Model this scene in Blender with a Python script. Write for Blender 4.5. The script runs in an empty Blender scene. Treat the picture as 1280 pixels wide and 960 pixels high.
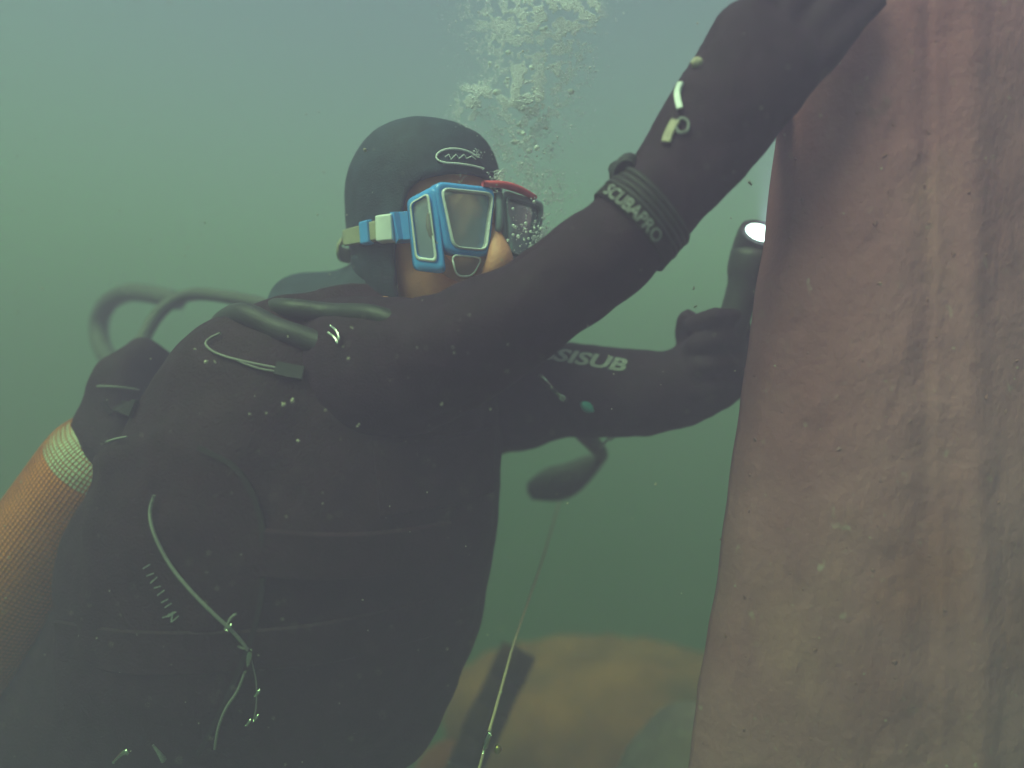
import bpy, bmesh, math, random
from mathutils import Vector, Matrix, Quaternion, noise
from mathutils.bvhtree import BVHTree
random.seed(11)
S = bpy.context.scene
COL = S.collection
R = math.radians
F = 800.0            # focal length in photo pixels (1280 wide)
H = 1.8              # camera height over the sea bed

# ------------------------------------------------------------------ camera
cd = bpy.data.cameras.new('camera'); cam = bpy.data.objects.new('camera', cd); COL.objects.link(cam)
cam.location = (0, 0, H); cam.rotation_euler = (R(90), 0, 0)
cd.sensor_width = 36; cd.lens = 36 * F / 1280; cd.clip_start = .02; cd.clip_end = 400
cd.dof.use_dof = True; cd.dof.focus_distance = .73; cd.dof.aperture_fstop = 1.1
S.camera = cam
# ------------------------------------------------------------------ light
SUN_EL, SUN_AZ = R(54), R(226)          # high, a little behind the camera and to its left
W = bpy.data.worlds.new('World'); S.world = W; W.use_nodes = True
nt = W.node_tree; nt.nodes.clear()
wo = nt.nodes.new('ShaderNodeOutputWorld'); bg = nt.nodes.new('ShaderNodeBackground'); sk = nt.nodes.new('ShaderNodeTexSky')
sk.sky_type = 'NISHITA'; sk.sun_disc = False; sk.sun_elevation = SUN_EL; sk.sun_rotation = SUN_AZ
sk.air_density = 1.0; sk.dust_density = 2.5; sk.ozone_density = .8
bg.inputs[1].default_value = .15
nt.links.new(sk.outputs[0], bg.inputs[0]); nt.links.new(bg.outputs[0], wo.inputs[0])
sd = bpy.data.lights.new('sun', 'SUN'); sun = bpy.data.objects.new('sun', sd); COL.objects.link(sun)
sd.energy = 5.0; sd.angle = R(32); sd.color = (1, .85, .87)
dv = Vector((math.sin(SUN_AZ) * math.cos(SUN_EL), math.cos(SUN_AZ) * math.cos(SUN_EL), math.sin(SUN_EL)))
sun.rotation_euler = dv.to_track_quat('Z', 'Y').to_euler(); sun.location = (0, 0, 6)
S.view_settings.view_transform = 'Standard'; S.view_settings.look = 'None'
S.view_settings.exposure = 0.42; S.view_settings.gamma = 1
S.cycles.volume_bounces = 2; S.cycles.max_bounces = 8; S.cycles.transparent_max_bounces = 24

# ------------------------------------------------------------------ helpers
def P(px, py, d):
    "the point of the place that stands d metres out, seen at photo pixel px, py"
    return Vector((d * (px - 640) / F, d, H + d * (480 - py) / F))
def pix(p):
    return 640 + F * p[0] / p[1], 480 - F * (p[2] - H) / p[1]

def put(name, me, mats, parent=None, smooth=True):
    o = bpy.data.objects.new(name, me); COL.objects.link(o)
    for m in (mats if isinstance(mats, (list, tuple)) else [mats]): me.materials.append(m)
    if smooth: me.polygons.foreach_set('use_smooth', [True] * len(me.polygons))
    if parent is not None:
        o.parent = parent; o.matrix_parent_inverse = parent.matrix_world.inverted()
    return o
def tag(o, label=None, cat=None, group=None, kind=None):
    for k, v in (('label', label), ('category', cat), ('group', group), ('kind', kind)):
        if v: o[k] = v
    return o
def thing(name, loc, label, cat, group=None):
    o = bpy.data.objects.new(name, None); COL.objects.link(o); o.location = loc; o.empty_display_size = .05
    o.matrix_world = Matrix.Translation(loc)
    return tag(o, label, cat, group)
class MB:
    def __init__(s): s.v, s.f = [], []
    def add(s, v, f):
        b = len(s.v); s.v += [tuple(x) for x in v]; s.f += [tuple(b + i for i in q) for q in f]
    def mesh(s, name='mesh'):
        me = bpy.data.meshes.new(name); me.from_pydata(s.v, [], s.f); me.update(); return me
    def obj(s, name, mats, parent=None, smooth=True): return put(name, s.mesh(name), mats, parent, smooth)
def crom(pts, n):
    "Catmull-Rom through tuples of numbers"
    out = []
    pts = [tuple(p) for p in pts]
    ext = [tuple(2 * a - b for a, b in zip(pts[0], pts[1]))] + pts + [tuple(2 * a - b for a, b in zip(pts[-1], pts[-2]))]
    for i in range(1, len(ext) - 2):
        p0, p1, p2, p3 = ext[i - 1], ext[i], ext[i + 1], ext[i + 2]
        for k in range(n):
            t = k / n
            out.append(tuple(.5 * (2 * b + (c - a) * t + (2 * a - 5 * b + 4 * c - d) * t * t + (3 * b - a - 3 * c + d) * t ** 3) for a, b, c, d in zip(p0, p1, p2, p3)))
    out.append(pts[-1]); return out
def loft(mb, rows, seg=16, sub=4, ref=Vector((0, 1, 0)), cap=True, wob=0):
    "rows (x,y,z,ru,rv): a tube with its own radii; ru lies across ref, rv along it"
    rs = crom(rows, sub) if sub > 1 else [tuple(r) for r in rows]
    c = [Vector(r[:3]) for r in rs]; n = len(c); v = []
    for i in range(n):
        t = (c[min(i + 1, n - 1)] - c[max(i - 1, 0)]).normalized()
        u = t.cross(ref)
        u = (t.orthogonal() if u.length < .05 else u).normalized(); w = u.cross(t).normalized()
        for k in range(seg):
            a = 2 * math.pi * k / seg; q = c[i] + u * math.cos(a) * rs[i][3] + w * math.sin(a) * rs[i][4]
            if wob: q += (q - c[i]).normalized() * noise.noise(q * 14) * wob
            v.append(q)
    f = [(i * seg + k, i * seg + (k + 1) % seg, (i + 1) * seg + (k + 1) % seg, (i + 1) * seg + k) for i in range(n - 1) for k in range(seg)]
    if cap:
        b = len(v)
        t0 = (c[0] - c[1]).normalized(); t1 = (c[-1] - c[-2]).normalized()
        v += [c[0] + t0 * min(rs[0][3], rs[0][4]) * .5, c[-1] + t1 * min(rs[-1][3], rs[-1][4]) * .5]
        f += [(k, b, (k + 1) % seg)[::-1] for k in range(seg)]
        f += [((n - 1) * seg + k, (n - 1) * seg + (k + 1) % seg, b + 1) for k in range(seg)]
    mb.add(v, f)
def tube(mb, pts, r, seg=8, sub=5, cap=True, ref=None):
    rr = r if callable(r) else (lambda t: r)
    n = len(pts) - 1
    rows = [(*p, rr(i / n), rr(i / n)) for i, p in enumerate(pts)]
    d = (Vector(pts[-1]) - Vector(pts[0]))
    if ref is None: ref = Vector((.13, .96, .24)) if abs(d.normalized().y) < .8 else Vector((.9, .1, .4))
    loft(mb, rows, seg, sub, ref, cap)
def pp(*l): return [P(*q) for q in l]
def prow(px, py, d, ru, rv): return (*P(px, py, d), ru * d / F, rv * d / F)      # radii in photo pixels at that distance
def ball(mb, c, r, seg=10, rings=6, jit=0):
    rx, ry, rz = r if isinstance(r, (tuple, list)) else (r, r, r)
    v = [(c[0], c[1], c[2] + rz)]; f = []
    for i in range(1, rings):
        a = math.pi * i / rings
        for k in range(seg):
            b = 2 * math.pi * k / seg; j = 1 + (random.uniform(-jit, jit) if jit else 0)
            v.append((c[0] + rx * math.sin(a) * math.cos(b) * j, c[1] + ry * math.sin(a) * math.sin(b) * j, c[2] + rz * math.cos(a) * j))
    v.append((c[0], c[1], c[2] - rz)); L = len(v) - 1
    for k in range(seg):
        f.append((0, 1 + k, 1 + (k + 1) % seg)); f.append((L, L - seg + (k + 1) % seg, L - seg + k))
        for i in range(rings - 2):
            a = 1 + i * seg
            f.append((a + k, a + seg + k, a + seg + (k + 1) % seg, a + (k + 1) % seg))
    mb.add(v, f)
TETRA = ([(1, 1, 1), (1, -1, -1), (-1, 1, -1), (-1, -1, 1)], [(0, 1, 2), (0, 3, 1), (0, 2, 3), (1, 3, 2)])
OCTA = ([(1, 0, 0), (-1, 0, 0), (0, 1, 0), (0, -1, 0), (0, 0, 1), (0, 0, -1)], [(0, 2, 4), (2, 1, 4), (1, 3, 4), (3, 0, 4), (2, 0, 5), (1, 2, 5), (3, 1, 5), (0, 3, 5)])
def speck(mb, c, r, j=.35):
    v, f = OCTA; q = Quaternion((random.random() - .5, random.random() - .5, random.random() - .5, random.random() - .5)).normalized()
    mb.add([Vector(c) + q @ Vector([x * r * random.uniform(1 - j, 1 + j) for x in p]) for p in v], f)
def boxm(mb, c, x, y, z):
    "a box by its centre and half axes"
    c = Vector(c); v = [c + x * a + y * b + z * e for a in (-1, 1) for b in (-1, 1) for e in (-1, 1)]
    mb.add(v, [(0, 1, 3, 2), (4, 6, 7, 5), (0, 4, 5, 1), (2, 3, 7, 6), (0, 2, 6, 4), (1, 5, 7, 3)])
def solid(mb, voxel, smooth=6, lumps=()):
    "closed shells melted into one continuous surface"
    me = mb.mesh('tmp'); o = bpy.data.objects.new('tmp', me); COL.objects.link(o)
    m = o.modifiers.new('r', 'REMESH'); m.mode = 'VOXEL'; m.voxel_size = voxel
    m = o.modifiers.new('s', 'SMOOTH'); m.factor = .5; m.iterations = smooth
    dg = bpy.context.evaluated_depsgraph_get(); out = bpy.data.meshes.new_from_object(o.evaluated_get(dg))
    bpy.data.objects.remove(o); bpy.data.meshes.remove(me)
    if lumps:
        nn = [v.normal.copy() for v in out.vertices]
        for v, n in zip(out.vertices, nn):
            d = 0
            for (fr, amp, st) in lumps: d += noise.noise(Vector((v.co.x * fr * st[0], v.co.y * fr * st[1], v.co.z * fr * st[2]))) * amp
            v.co += n * d
        out.update()
    return out
def bvh(*meshes):
    v, f = [], []
    for me in meshes:
        b = len(v); v += [x.co.copy() for x in me.vertices]; f += [tuple(b + i for i in p.vertices) for p in me.polygons]
    return BVHTree.FromPolygons(v, f)
EYE = Vector((0, 0, H))
def hit(tree, px, py, off=0.0):
    d = (P(px, py, 1) - EYE).normalized()
    loc, n, i, _ = tree.ray_cast(EYE, d)
    if loc is None: loc, n, i, _ = tree.find_nearest(P(px, py, .85))
    return loc + n * off, n
def on(tree, pts, off): return [hit(tree, x, y, off)[0] for x, y in pts]
def text_mesh(s, shear=0, bold=0):
    cu = bpy.data.curves.new('txt', 'FONT'); cu.body = s; cu.size = 1; cu.shear = shear; cu.offset = bold; cu.resolution_u = 3; cu.align_x = 'LEFT'
    o = bpy.data.objects.new('txt', cu); COL.objects.link(o)
    dg = bpy.context.evaluated_depsgraph_get(); me = bpy.data.meshes.new_from_object(o.evaluated_get(dg))
    bpy.data.objects.remove(o); bpy.data.curves.remove(cu)
    bm = bmesh.new(); bm.from_mesh(me); bmesh.ops.triangulate(bm, faces=bm.faces); 
    bmesh.ops.subdivide_edges(bm, edges=[e for e in bm.edges if e.calc_length() > .25], cuts=2); bmesh.ops.triangulate(bm, faces=bm.faces); bm.to_mesh(me); bm.free()
    xs = [v.co.x for v in me.vertices]; ys = [v.co.y for v in me.vertices]
    return me, min(xs), max(xs), min(ys), max(ys)

# ------------------------------------------------------------------ materials
def mat(name, col, rough=.6, spec=.4, var=.25, scale=30, bump=0, bscale=200, metal=0, spots=None, stretch=(1, 1, 1), col2=None, em=None, trans=0, alpha=1):
    m = bpy.data.materials.new(name); m.use_nodes = True; t = m.node_tree; b = t.nodes['Principled BSDF']
    b.inputs['Roughness'].default_value = rough; b.inputs['Specular IOR Level'].default_value = spec; b.inputs['Metallic'].default_value = metal
    L = t.links.new
    tc = t.nodes.new('ShaderNodeTexCoord'); mp = t.nodes.new('ShaderNodeMapping'); mp.inputs['Scale'].default_value = stretch; L(tc.outputs['Object'], mp.inputs[0])
    nz = t.nodes.new('ShaderNodeTexNoise'); nz.inputs['Scale'].default_value = scale; nz.inputs['Detail'].default_value = 8; nz.inputs['Roughness'].default_value = .62; L(mp.outputs[0], nz.inputs[0])
    rp = t.nodes.new('ShaderNodeValToRGB'); L(nz.outputs[0], rp.inputs[0])
    c2 = col2 or tuple(min(1, c * (1 + var)) for c in col); c1 = tuple(c * (1 - var) for c in col)
    rp.color_ramp.elements[0].position = .33; rp.color_ramp.elements[0].color = (*c1, 1)
    rp.color_ramp.elements[1].position = .68; rp.color_ramp.elements[1].color = (*c2, 1)
    out = rp.outputs[0]
    for (sc, pos, width, sc_col, seedv) in (spots or ()):
        n2 = t.nodes.new('ShaderNodeTexNoise'); n2.inputs['Scale'].default_value = sc; n2.inputs['Detail'].default_value = 6; n2.noise_dimensions = '4D'; n2.inputs['W'].default_value = seedv; L(mp.outputs[0], n2.inputs[0])
        r2 = t.nodes.new('ShaderNodeMapRange'); r2.inputs[1].default_value = pos; r2.inputs[2].default_value = pos + width; L(n2.outputs[0], r2.inputs[0])
        mx = t.nodes.new('ShaderNodeMix'); mx.data_type = 'RGBA'; L(r2.outputs[0], mx.inputs[0]); L(out, mx.inputs[6]); mx.inputs[7].default_value = (*sc_col, 1); out = mx.outputs[2]
    L(out, b.inputs['Base Color'])
    if bump:
        n3 = t.nodes.new('ShaderNodeTexNoise'); n3.inputs['Scale'].default_value = bscale; n3.inputs['Detail'].default_value = 5; L(mp.outputs[0], n3.inputs[0])
        bp = t.nodes.new('ShaderNodeBump'); bp.inputs['Strength'].default_value = bump; bp.inputs['Distance'].default_value = .004; L(n3.outputs[0], bp.inputs['Height']); L(bp.outputs[0], b.inputs['Normal'])
    if em: b.inputs['Emission Color'].default_value = (*em[0], 1); b.inputs['Emission Strength'].default_value = em[1]
    b.inputs['Transmission Weight'].default_value = trans; b.inputs['Alpha'].default_value = alpha
    return m
def glassy(name, tint, gloss, rough=.05, haze=0.0, hcol=(.7, .75, .8)):
    "thin clear plate: lets light through, mirrors some, has a film of its own"
    m = bpy.data.materials.new(name); m.use_nodes = True; t = m.node_tree; t.nodes.clear(); L = t.links.new
    o = t.nodes.new('ShaderNodeOutputMaterial'); tr = t.nodes.new('ShaderNodeBsdfTransparent'); tr.inputs[0].default_value = (*tint, 1)
    g = t.nodes.new('ShaderNodeBsdfGlossy'); g.inputs['Roughness'].default_value = rough; df = t.nodes.new('ShaderNodeBsdfDiffuse'); df.inputs[0].default_value = (*hcol, 1)
    m1 = t.nodes.new('ShaderNodeMixShader'); m2 = t.nodes.new('ShaderNodeMixShader'); fr = t.nodes.new('ShaderNodeLayerWeight'); fr.inputs[0].default_value = .3
    mr = t.nodes.new('ShaderNodeMapRange'); mr.inputs[3].default_value = gloss; mr.inputs[4].default_value = min(1, gloss + .5); L(fr.outputs['Fresnel'], mr.inputs[0])
    L(mr.outputs[0], m1.inputs[0]); L(tr.outputs[0], m1.inputs[1]); L(g.outputs[0], m1.inputs[2])
    m2.inputs[0].default_value = haze; L(m1.outputs[0], m2.inputs[1]); L(df.outputs[0], m2.inputs[2]); L(m2.outputs[0], o.inputs[0])
    return m
M = {}
M['neoprene'] = mat('neoprene', (.026, .007, .022), .75, .25, .3, 60, .35, 420)
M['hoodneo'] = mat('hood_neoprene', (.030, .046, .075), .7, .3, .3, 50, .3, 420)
M['nylon'] = mat('vest_nylon', (.028, .007, .018), .72, .25, .3, 40, .5, 260)
M['strapblack'] = mat('black_webbing', (.020, .013, .016), .65, .3, .3, 120, .6, 700)
M['rubber'] = mat('black_rubber', (.03, .03, .032), .5, .4, .2, 60, .15, 300)
M['hazegrey'] = mat('haze_lightened_rubber', (.10, .105, .10), .6, .3, .2, 60, .1, 300)  # dark rubber of far hoses and console, water haze painted in as lighter grey
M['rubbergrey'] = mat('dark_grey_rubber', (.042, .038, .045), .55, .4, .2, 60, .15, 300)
M['skin'] = mat('skin', (.72, .29, .20), .5, .4, .12, 50, .2, 300)
M['blue'] = mat('blue_plastic', (.07, .36, 1.0), .35, .5, .08, 40)
M['bluegrey'] = mat('smoke_blue_plastic', (.22, .27, .33), .35, .5, .1, 40)
M['red'] = mat('red_plastic', (.80, .10, .13), .4, .5, .1, 40)
M['white'] = mat('white_plastic', (.82, .82, .86), .4, .5, .06, 60)
M['beige'] = mat('yellowed_silicone', (.42, .38, .28), .5, .4, .12, 60)
M['lens'] = glassy('mask_glass', (.72, .78, .82), .16, .04, .36, (.46, .58, .80))
M['clearsil'] = glassy('clear_silicone', (.80, .78, .78), .10, .2, .38, (.45, .42, .44))
M['print'] = mat('pale_print', (.30, .30, .31), .6, .3, .2, 90)
M['faint'] = mat('worn_grey_print', (.24, .24, .25), .6, .3, .3, 200)
M['chrome'] = mat('bright_steel', (.75, .73, .68), .18, .5, .1, 60, metal=1)
M['cord'] = mat('grey_cord', (.27, .25, .25), .8, .2, .2, 400)
M['rope'] = mat('tan_line', (.95, .54, .44), .8, .2, .25, 500)
M['teal'] = mat('teal_plastic', (.01, .30, .30), .4, .5, .1, 60)
M['tan'] = mat('pale_tan_tab', (.50, .42, .34), .7, .2, .2, 120)
M['orange'] = mat('orange_tank_paint', (1.0, .25, .08), .5, .4, .1, 12, .1, 60)
M['tankwhite'] = mat('white_tank_paint', (.62, .60, .52), .5, .4, .1, 20)
M['net'] = mat('net_cord', (.47, .13, .055), .8, .2, .2, 60)
M['bubble'] = mat('bubble_white', (.88, .88, 1.0), .15, .6, .04, 30)
M['bubbleclear'] = glassy('bubble_skin', (.97, .98, .99), .10, .05, .55, (.96, .97, 1.0))
M['silt'] = mat('silt', (.52, .44, .38), .8, .2, .3, 30)
M['steel'] = mat('rusty_steel', (.37, .115, .160), .8, .25, .25, 3.2, .52, 110, col2=(.47, .185, .25),
                 spots=((1.8, .52, .18, (.24, .12, .13), 1.0), (7, .57, .14, (.45, .18, .21), 4.0), (3.0, .57, .12, (.32, .10, .09), 7.0), (16, .68, .06, (.19, .08, .09), 9.0), (45, .66, .08, (.50, .32, .33), 2.0)), stretch=(1.1, 1.1, .8))
M['steelred'] = mat('red_rusty_steel', (.25, .080, .098), .8, .25, .25, 3.6, .8, 60, col2=(.36, .14, .16), spots=((2.4, .54, .14, (.34, .15, .20), 3.0), (6, .60, .12, (.18, .07, .09), 5.0)), stretch=(1.1, 1.1, .7))
M['weld'] = mat('weld_steel', (.40, .24, .23), .75, .3, .2, 30, .8, 120)
M['rock'] = mat('brown_rock', (.68, .15, .095), .9, .2, .35, 6, .9, 40, spots=((3, .55, .15, (.38, .13, .10), 3.0),))
M['rustbeam'] = mat('dark_rust', (.28, .12, .08), .85, .2, .3, 20, .8, 80)
M['palestone'] = mat('pale_stone', (.80, .42, .45), .85, .2, .2, 10, .7, 50)
M['mud'] = mat('sea_mud', (.16, .13, .07), .95, .1, .35, 2, .8, 12)
M['brass'] = mat('brass', (.75, .50, .22), .3, .5, .1, 60, metal=1)
M['torchglass'] = mat('lit_torch_lens', (.8, .85, 1), .2, .5, .02, 30, em=((.72, .84, 1.0), 5.0))
M['eye'] = mat('eye_white', (.7, .68, .65), .2, .5, .05, 60)

# ------------------------------------------------------------------ water: the volume round everything
def water_volume():
    mb = MB(); zt, zb = 3.0, -1.0; boxm(mb, (0, 2, (zt + zb) / 2), Vector((11, 0, 0)), Vector((0, 11, 0)), Vector((0, 0, (zt - zb) / 2)))
    m = bpy.data.materials.new('murky_water'); m.use_nodes = True; t = m.node_tree; t.nodes.clear()
    o = t.nodes.new('ShaderNodeOutputMaterial'); v = t.nodes.new('ShaderNodeVolumePrincipled')
    ss = (.287, .193, .372); st = (.755, .445, .815); dens = 1.1       # scattering and extinction per metre
    v.inputs['Density'].default_value = dens
    v.inputs['Color'].default_value = (*[s / dens for s in ss], 1)
    v.inputs['Absorption Color'].default_value = (*[(1 - (e - s) / (dens - s)) ** 2 for s, e in zip(ss, st)], 1)
    v.inputs['Anisotropy'].default_value = .0
    t.links.new(v.outputs[0], o.inputs['Volume'])
    return tag(mb.obj('haze', m, smooth=False), kind='stuff')
water_volume()

# ------------------------------------------------------------------ sea bed, rocks, beam
def seabed():
    mb = MB(); n = 70; s = 21.0; v = []
    for j in range(n + 1):
        for i in range(n + 1):
            x = -s / 2 + s * i / n; y = 2 - s / 2 + s * j / n
            v.append((x, y, .06 * noise.noise(Vector((x * .7, y * .7, 0))) + .03 * noise.noise(Vector((x * 2.5, y * 2.5, 4)))))
    mb.add(v, [(j * (n + 1) + i, j * (n + 1) + i + 1, (j + 1) * (n + 1) + i + 1, (j + 1) * (n + 1) + i) for j in range(n) for i in range(n)])
    return tag(mb.obj('sea_bed', M['mud']), kind='structure')
seabed()
def boulder(name, rows, m, label, cat, seed, amp=.03, voxel=.02):
    mb = MB(); loft(mb, rows, 20, 4, Vector((0, 1, 0)))
    me = solid(mb, voxel, 6, ((4, amp * 1.6, (1, 1, 1)), (11, amp * .6, (1, 1, 1)), (30, amp * .18, (1, 1, 1))))
    c = Vector((rows[-1][0], rows[-1][1], 0))
    o = put(name, me, m); me.transform(Matrix.Translation(-c)); o.location = c
    return tag(o, label, cat)
boulder('boulder', [(.37, 1.86, .90, .54, .24), (.37, 1.87, .84, .57, .30), (.41, 1.88, .6, .54, .38), (.41, 1.88, .4, .57, .44), (.41, 1.88, -.05, .60, .48)], M['rock'],
        'large silt covered brown boulder at bottom centre beside the pillar', 'boulder', 1, .025)
boulder('boulder', [(-.145, 1.36, 1.02, .05, .05), (-.14, 1.37, .94, .085, .08), (-.13, 1.38, .6, .11, .10), (-.13, 1.38, -.05, .15, .13)], M['rock'],
        'narrow brown rock standing left of the dark leaning beam', 'boulder', 2, .016, .012)
boulder('stone', [(.36, 1.18, 1.19, .05, .05), (.35, 1.18, 1.13, .09, .09), (.33, 1.19, .9, .16, .12), (.32, 1.19, -.05, .2, .18)], M['palestone'],
        'pale grey stone at the foot of the pillar', 'stone', 3, .015, .012)
def beam():
    a, b = P(648, 812, 1.30), P(545, 1040, 1.22); ax = (b - a).normalized(); b = a + ax * ((a.z + .1) / -ax.z)
    sd_ = ax.cross(Vector((0, 1, 0))).normalized(); nn = sd_.cross(ax)
    root = thing('leaning_beam', (b.x, b.y, 0), 'dark rusty beam leaning up between the brown rocks', 'beam')
    for k, (off, w, h) in enumerate((( .0, .036, .008), (.0, .008, .034))):
        mb = MB(); n = 26
        for i in range(n):
            p0 = a.lerp(b, i / n); p1 = a.lerp(b, (i + 1) / n)
            boxm(mb, (p0 + p1) / 2 + nn * (.012 if k else 0) + sd_ * noise.noise(p0 * 9) * .004, sd_ * w * (1 + .15 * noise.noise(p0 * 20)), nn * (h + .002 * noise.noise(p0 * 31)), (p1 - p0) * .505)
        mb.obj(('flange', 'web')[k], M['rustbeam'], root)
beam()

# ------------------------------------------------------------------ the steel pillar on the right
def pillar():
    # plan seen from above follows the plates: hidden left return, front plate, seam, right plate
    root = thing('steel_pillar', (.52, .75, 0), 'massive rusty brown steel pillar filling the right side', 'pillar')
    top, bot = 2.55, -.05
    def edge(z):                                                   # left edge leans: x, y at a height
        a, b = P(988, 140, .70), P(870, 960, .72)
        t = (z - a.z) / (b.z - a.z); return a.lerp(b, t)
    def seam(z):
        a, b = P(1172, 0, .66), P(1184, 960, .66)
        t = (z - a.z) / (b.z - a.z); return a.lerp(b, t)
    nz = 330
    def plate(fa, fb, nx, bul, seed, off=0):
        mb = MB(); v = []
        for j in range(nz + 1):
            z = bot + (top - bot) * j / nz; a, b = fa(z), fb(z); a.z = b.z = z
            nrm = (b - a).cross(Vector((0, 0, 1))).normalized()
            for i in range(nx + 1):
                p = a.lerp(b, i / nx)
                d = bul * math.sin(math.pi * i / nx) + .006 * noise.noise(Vector((p.x * 6, z * 3, seed))) + .0022 * noise.noise(Vector((p.x * 28, z * 14, seed))) + off - .005 * max(0, noise.noise(Vector((p.x * 34, z * 30, seed + 3))) - .38) + .005 * max(0, noise.noise(Vector((p.x * 17, z * 11, seed + 7))) - .40)
                v.append(p + nrm * d)
        mb.add(v, [(j * (nx + 1) + i, j * (nx + 1) + i + 1, (j + 1) * (nx + 1) + i + 1, (j + 1) * (nx + 1) + i) for j in range(nz) for i in range(nx)])
        me = mb.mesh('plate'); return me
    def thick(name, me, m, th=.014):
        o = put(name, me, m, root); s = o.modifiers.new('t', 'SOLIDIFY'); s.thickness = th; s.offset = -1
        b = o.modifiers.new('b', 'BEVEL'); b.width = .004; b.segments = 3; b.limit_method = 'ANGLE'; b.angle_limit = R(50); return o
    le = lambda z: edge(z)
    sm = lambda z: seam(z)
    rt = lambda z: seam(z) + Vector((.42, .10, 0))
    bk = lambda z: edge(z) + Vector((.32, .50, 0))
    br = lambda z: rt(z) + Vector((-.02, .42, 0))
    def front(nx=190):
        mb = MB(); v = []
        for j in range(nz + 1):
            z = bot + (top - bot) * j / nz; a, b, c = le(z), sm(z), rt(z); a.z = b.z = c.z = z
            wob = .007 * noise.noise(Vector((0, z * 4, 3))) + .003 * noise.noise(Vector((0, z * 15, 8)))
            for i in range(nx + 1):
                t = i / nx; x = t * 1.0
                p = a.lerp(b, t / .5) if t < .5 else b.lerp(c, (t - .5) / .5)
                fold = -.007 * math.exp(-((t - .480) / .055) ** 2) + .006 * math.exp(-((t - .545) / .024) ** 2) + .002 * math.exp(-((t - .60) / .08) ** 2)
                edge_r = .030 * max(0, 1 - t / .055) ** 2                # worn, rounded left edge
                d = fold - edge_r + .012 * math.sin(math.pi * min(1, t * 2)) + .006 * noise.noise(Vector((p.x * 6, z * 3, 1))) + .0022 * noise.noise(Vector((p.x * 28, z * 20, 1)))
                d += -.006 * max(0, noise.noise(Vector((p.x * 34, z * 30, 4))) - .38) + .006 * max(0, noise.noise(Vector((p.x * 17, z * 13, 8))) - .36) + .003 * max(0, noise.noise(Vector((p.x * 60, z * 50, 2))) - .3)
                v.append(p + Vector((wob * (1 - t), -d, 0)))
        mb.add(v, [(j * (nx + 1) + i, j * (nx + 1) + i + 1, (j + 1) * (nx + 1) + i + 1, (j + 1) * (nx + 1) + i) for j in range(nz) for i in range(nx)])
        return mb.mesh('plate')
    fm = front(); rnd = random.Random(4); fl = MB()
    for _ in range(900):                                            # flakes of scale and small growths
        v = fm.vertices[rnd.randrange(len(fm.vertices))]; q = rnd.choice((.0009, .0012, .0016, .0022, .0032)); n = len(fl.v)
        speck(fl, v.co, q, .6)
        for k in range(n, len(fl.v)): fl.v[k] = (fl.v[k][0], v.co.y + (fl.v[k][1] - v.co.y) * .5, fl.v[k][2])
    tag(fl.obj('scale_flakes', M['steelred'], root, False), kind='stuff')
    o = put('front_plate', fm, M['steel'], root); sl = o.modifiers.new('t', 'SOLIDIFY'); sl.thickness = .014; sl.offset = -1
    thick('side_plate', plate(lambda z: bk(z), lambda z: le(z) + Vector((.020, .040, 0)), 20, .0, 8), M['steel'])
    thick('side_plate', plate(lambda z: rt(z) + Vector((0, .01, 0)), br, 20, .0, 9), M['steel'])
    thick('back_plate', plate(lambda z: br(z) + Vector((-.02, 0.01, 0)), lambda z: bk(z) + Vector((.02, .01, 0)), 20, .0, 10), M['steel'])
    return root
pil = pillar()

# ------------------------------------------------------------------ diver
YAW = R(36)
HC = P(533, 279, .84)                    # head centre
HM = Matrix.Translation(HC) @ Matrix.Rotation(YAW, 4, 'Z') @ Matrix.Rotation(R(4), 4, 'X') @ Matrix.Rotation(R(-3), 4, 'Y')
HEAD = [(.110, .018, .02, .02), (.103, .045, .05, .064), (.085, .066, .078, .100), (.050, .080, .096, .126), (.0, .081, .101, .132), (-.04, .076, .100, .118), (-.08, .066, .097, .096), (-.108, .052, .090, .066), (-.124, .03, .07, .03)]
def headring(mb, off, seg=40, sub=4):
    rows = crom(HEAD, sub); v = []
    for (z, a, yf, yb) in rows:
        for k in range(seg):
            t = 2 * math.pi * k / seg; x = math.sin(t); y = -math.cos(t)
            zz = z + off * max(-1, min(1, z / .11))
            v.append(HM @ Vector((x * (a + off), y * ((yf if y < 0 else yb) + off), zz)))
    n = len(rows); f = [(i * seg + k, (i + 1) * seg + k, (i + 1) * seg + (k + 1) % seg, i * seg + (k + 1) % seg) for i in range(n - 1) for k in range(seg)]
    f += [tuple(range(seg)), tuple(range((n - 1) * seg, n * seg))[::-1]]
    mb.add(v, f); return rows, seg
person = thing('person', (P(230, 1010, .9).x, .92, .1), 'diver in black hooded wetsuit reaching one gloved hand up onto the rusty pillar', 'person')
def finger(mb, pts, r): 
    n = len(pts) - 1
    loft(mb, [(*p, r * (1 - .22 * i / n), r * (1 - .22 * i / n)) for i, p in enumerate(pts)], 10, 4, Vector((.3, .8, .5)))
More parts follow.
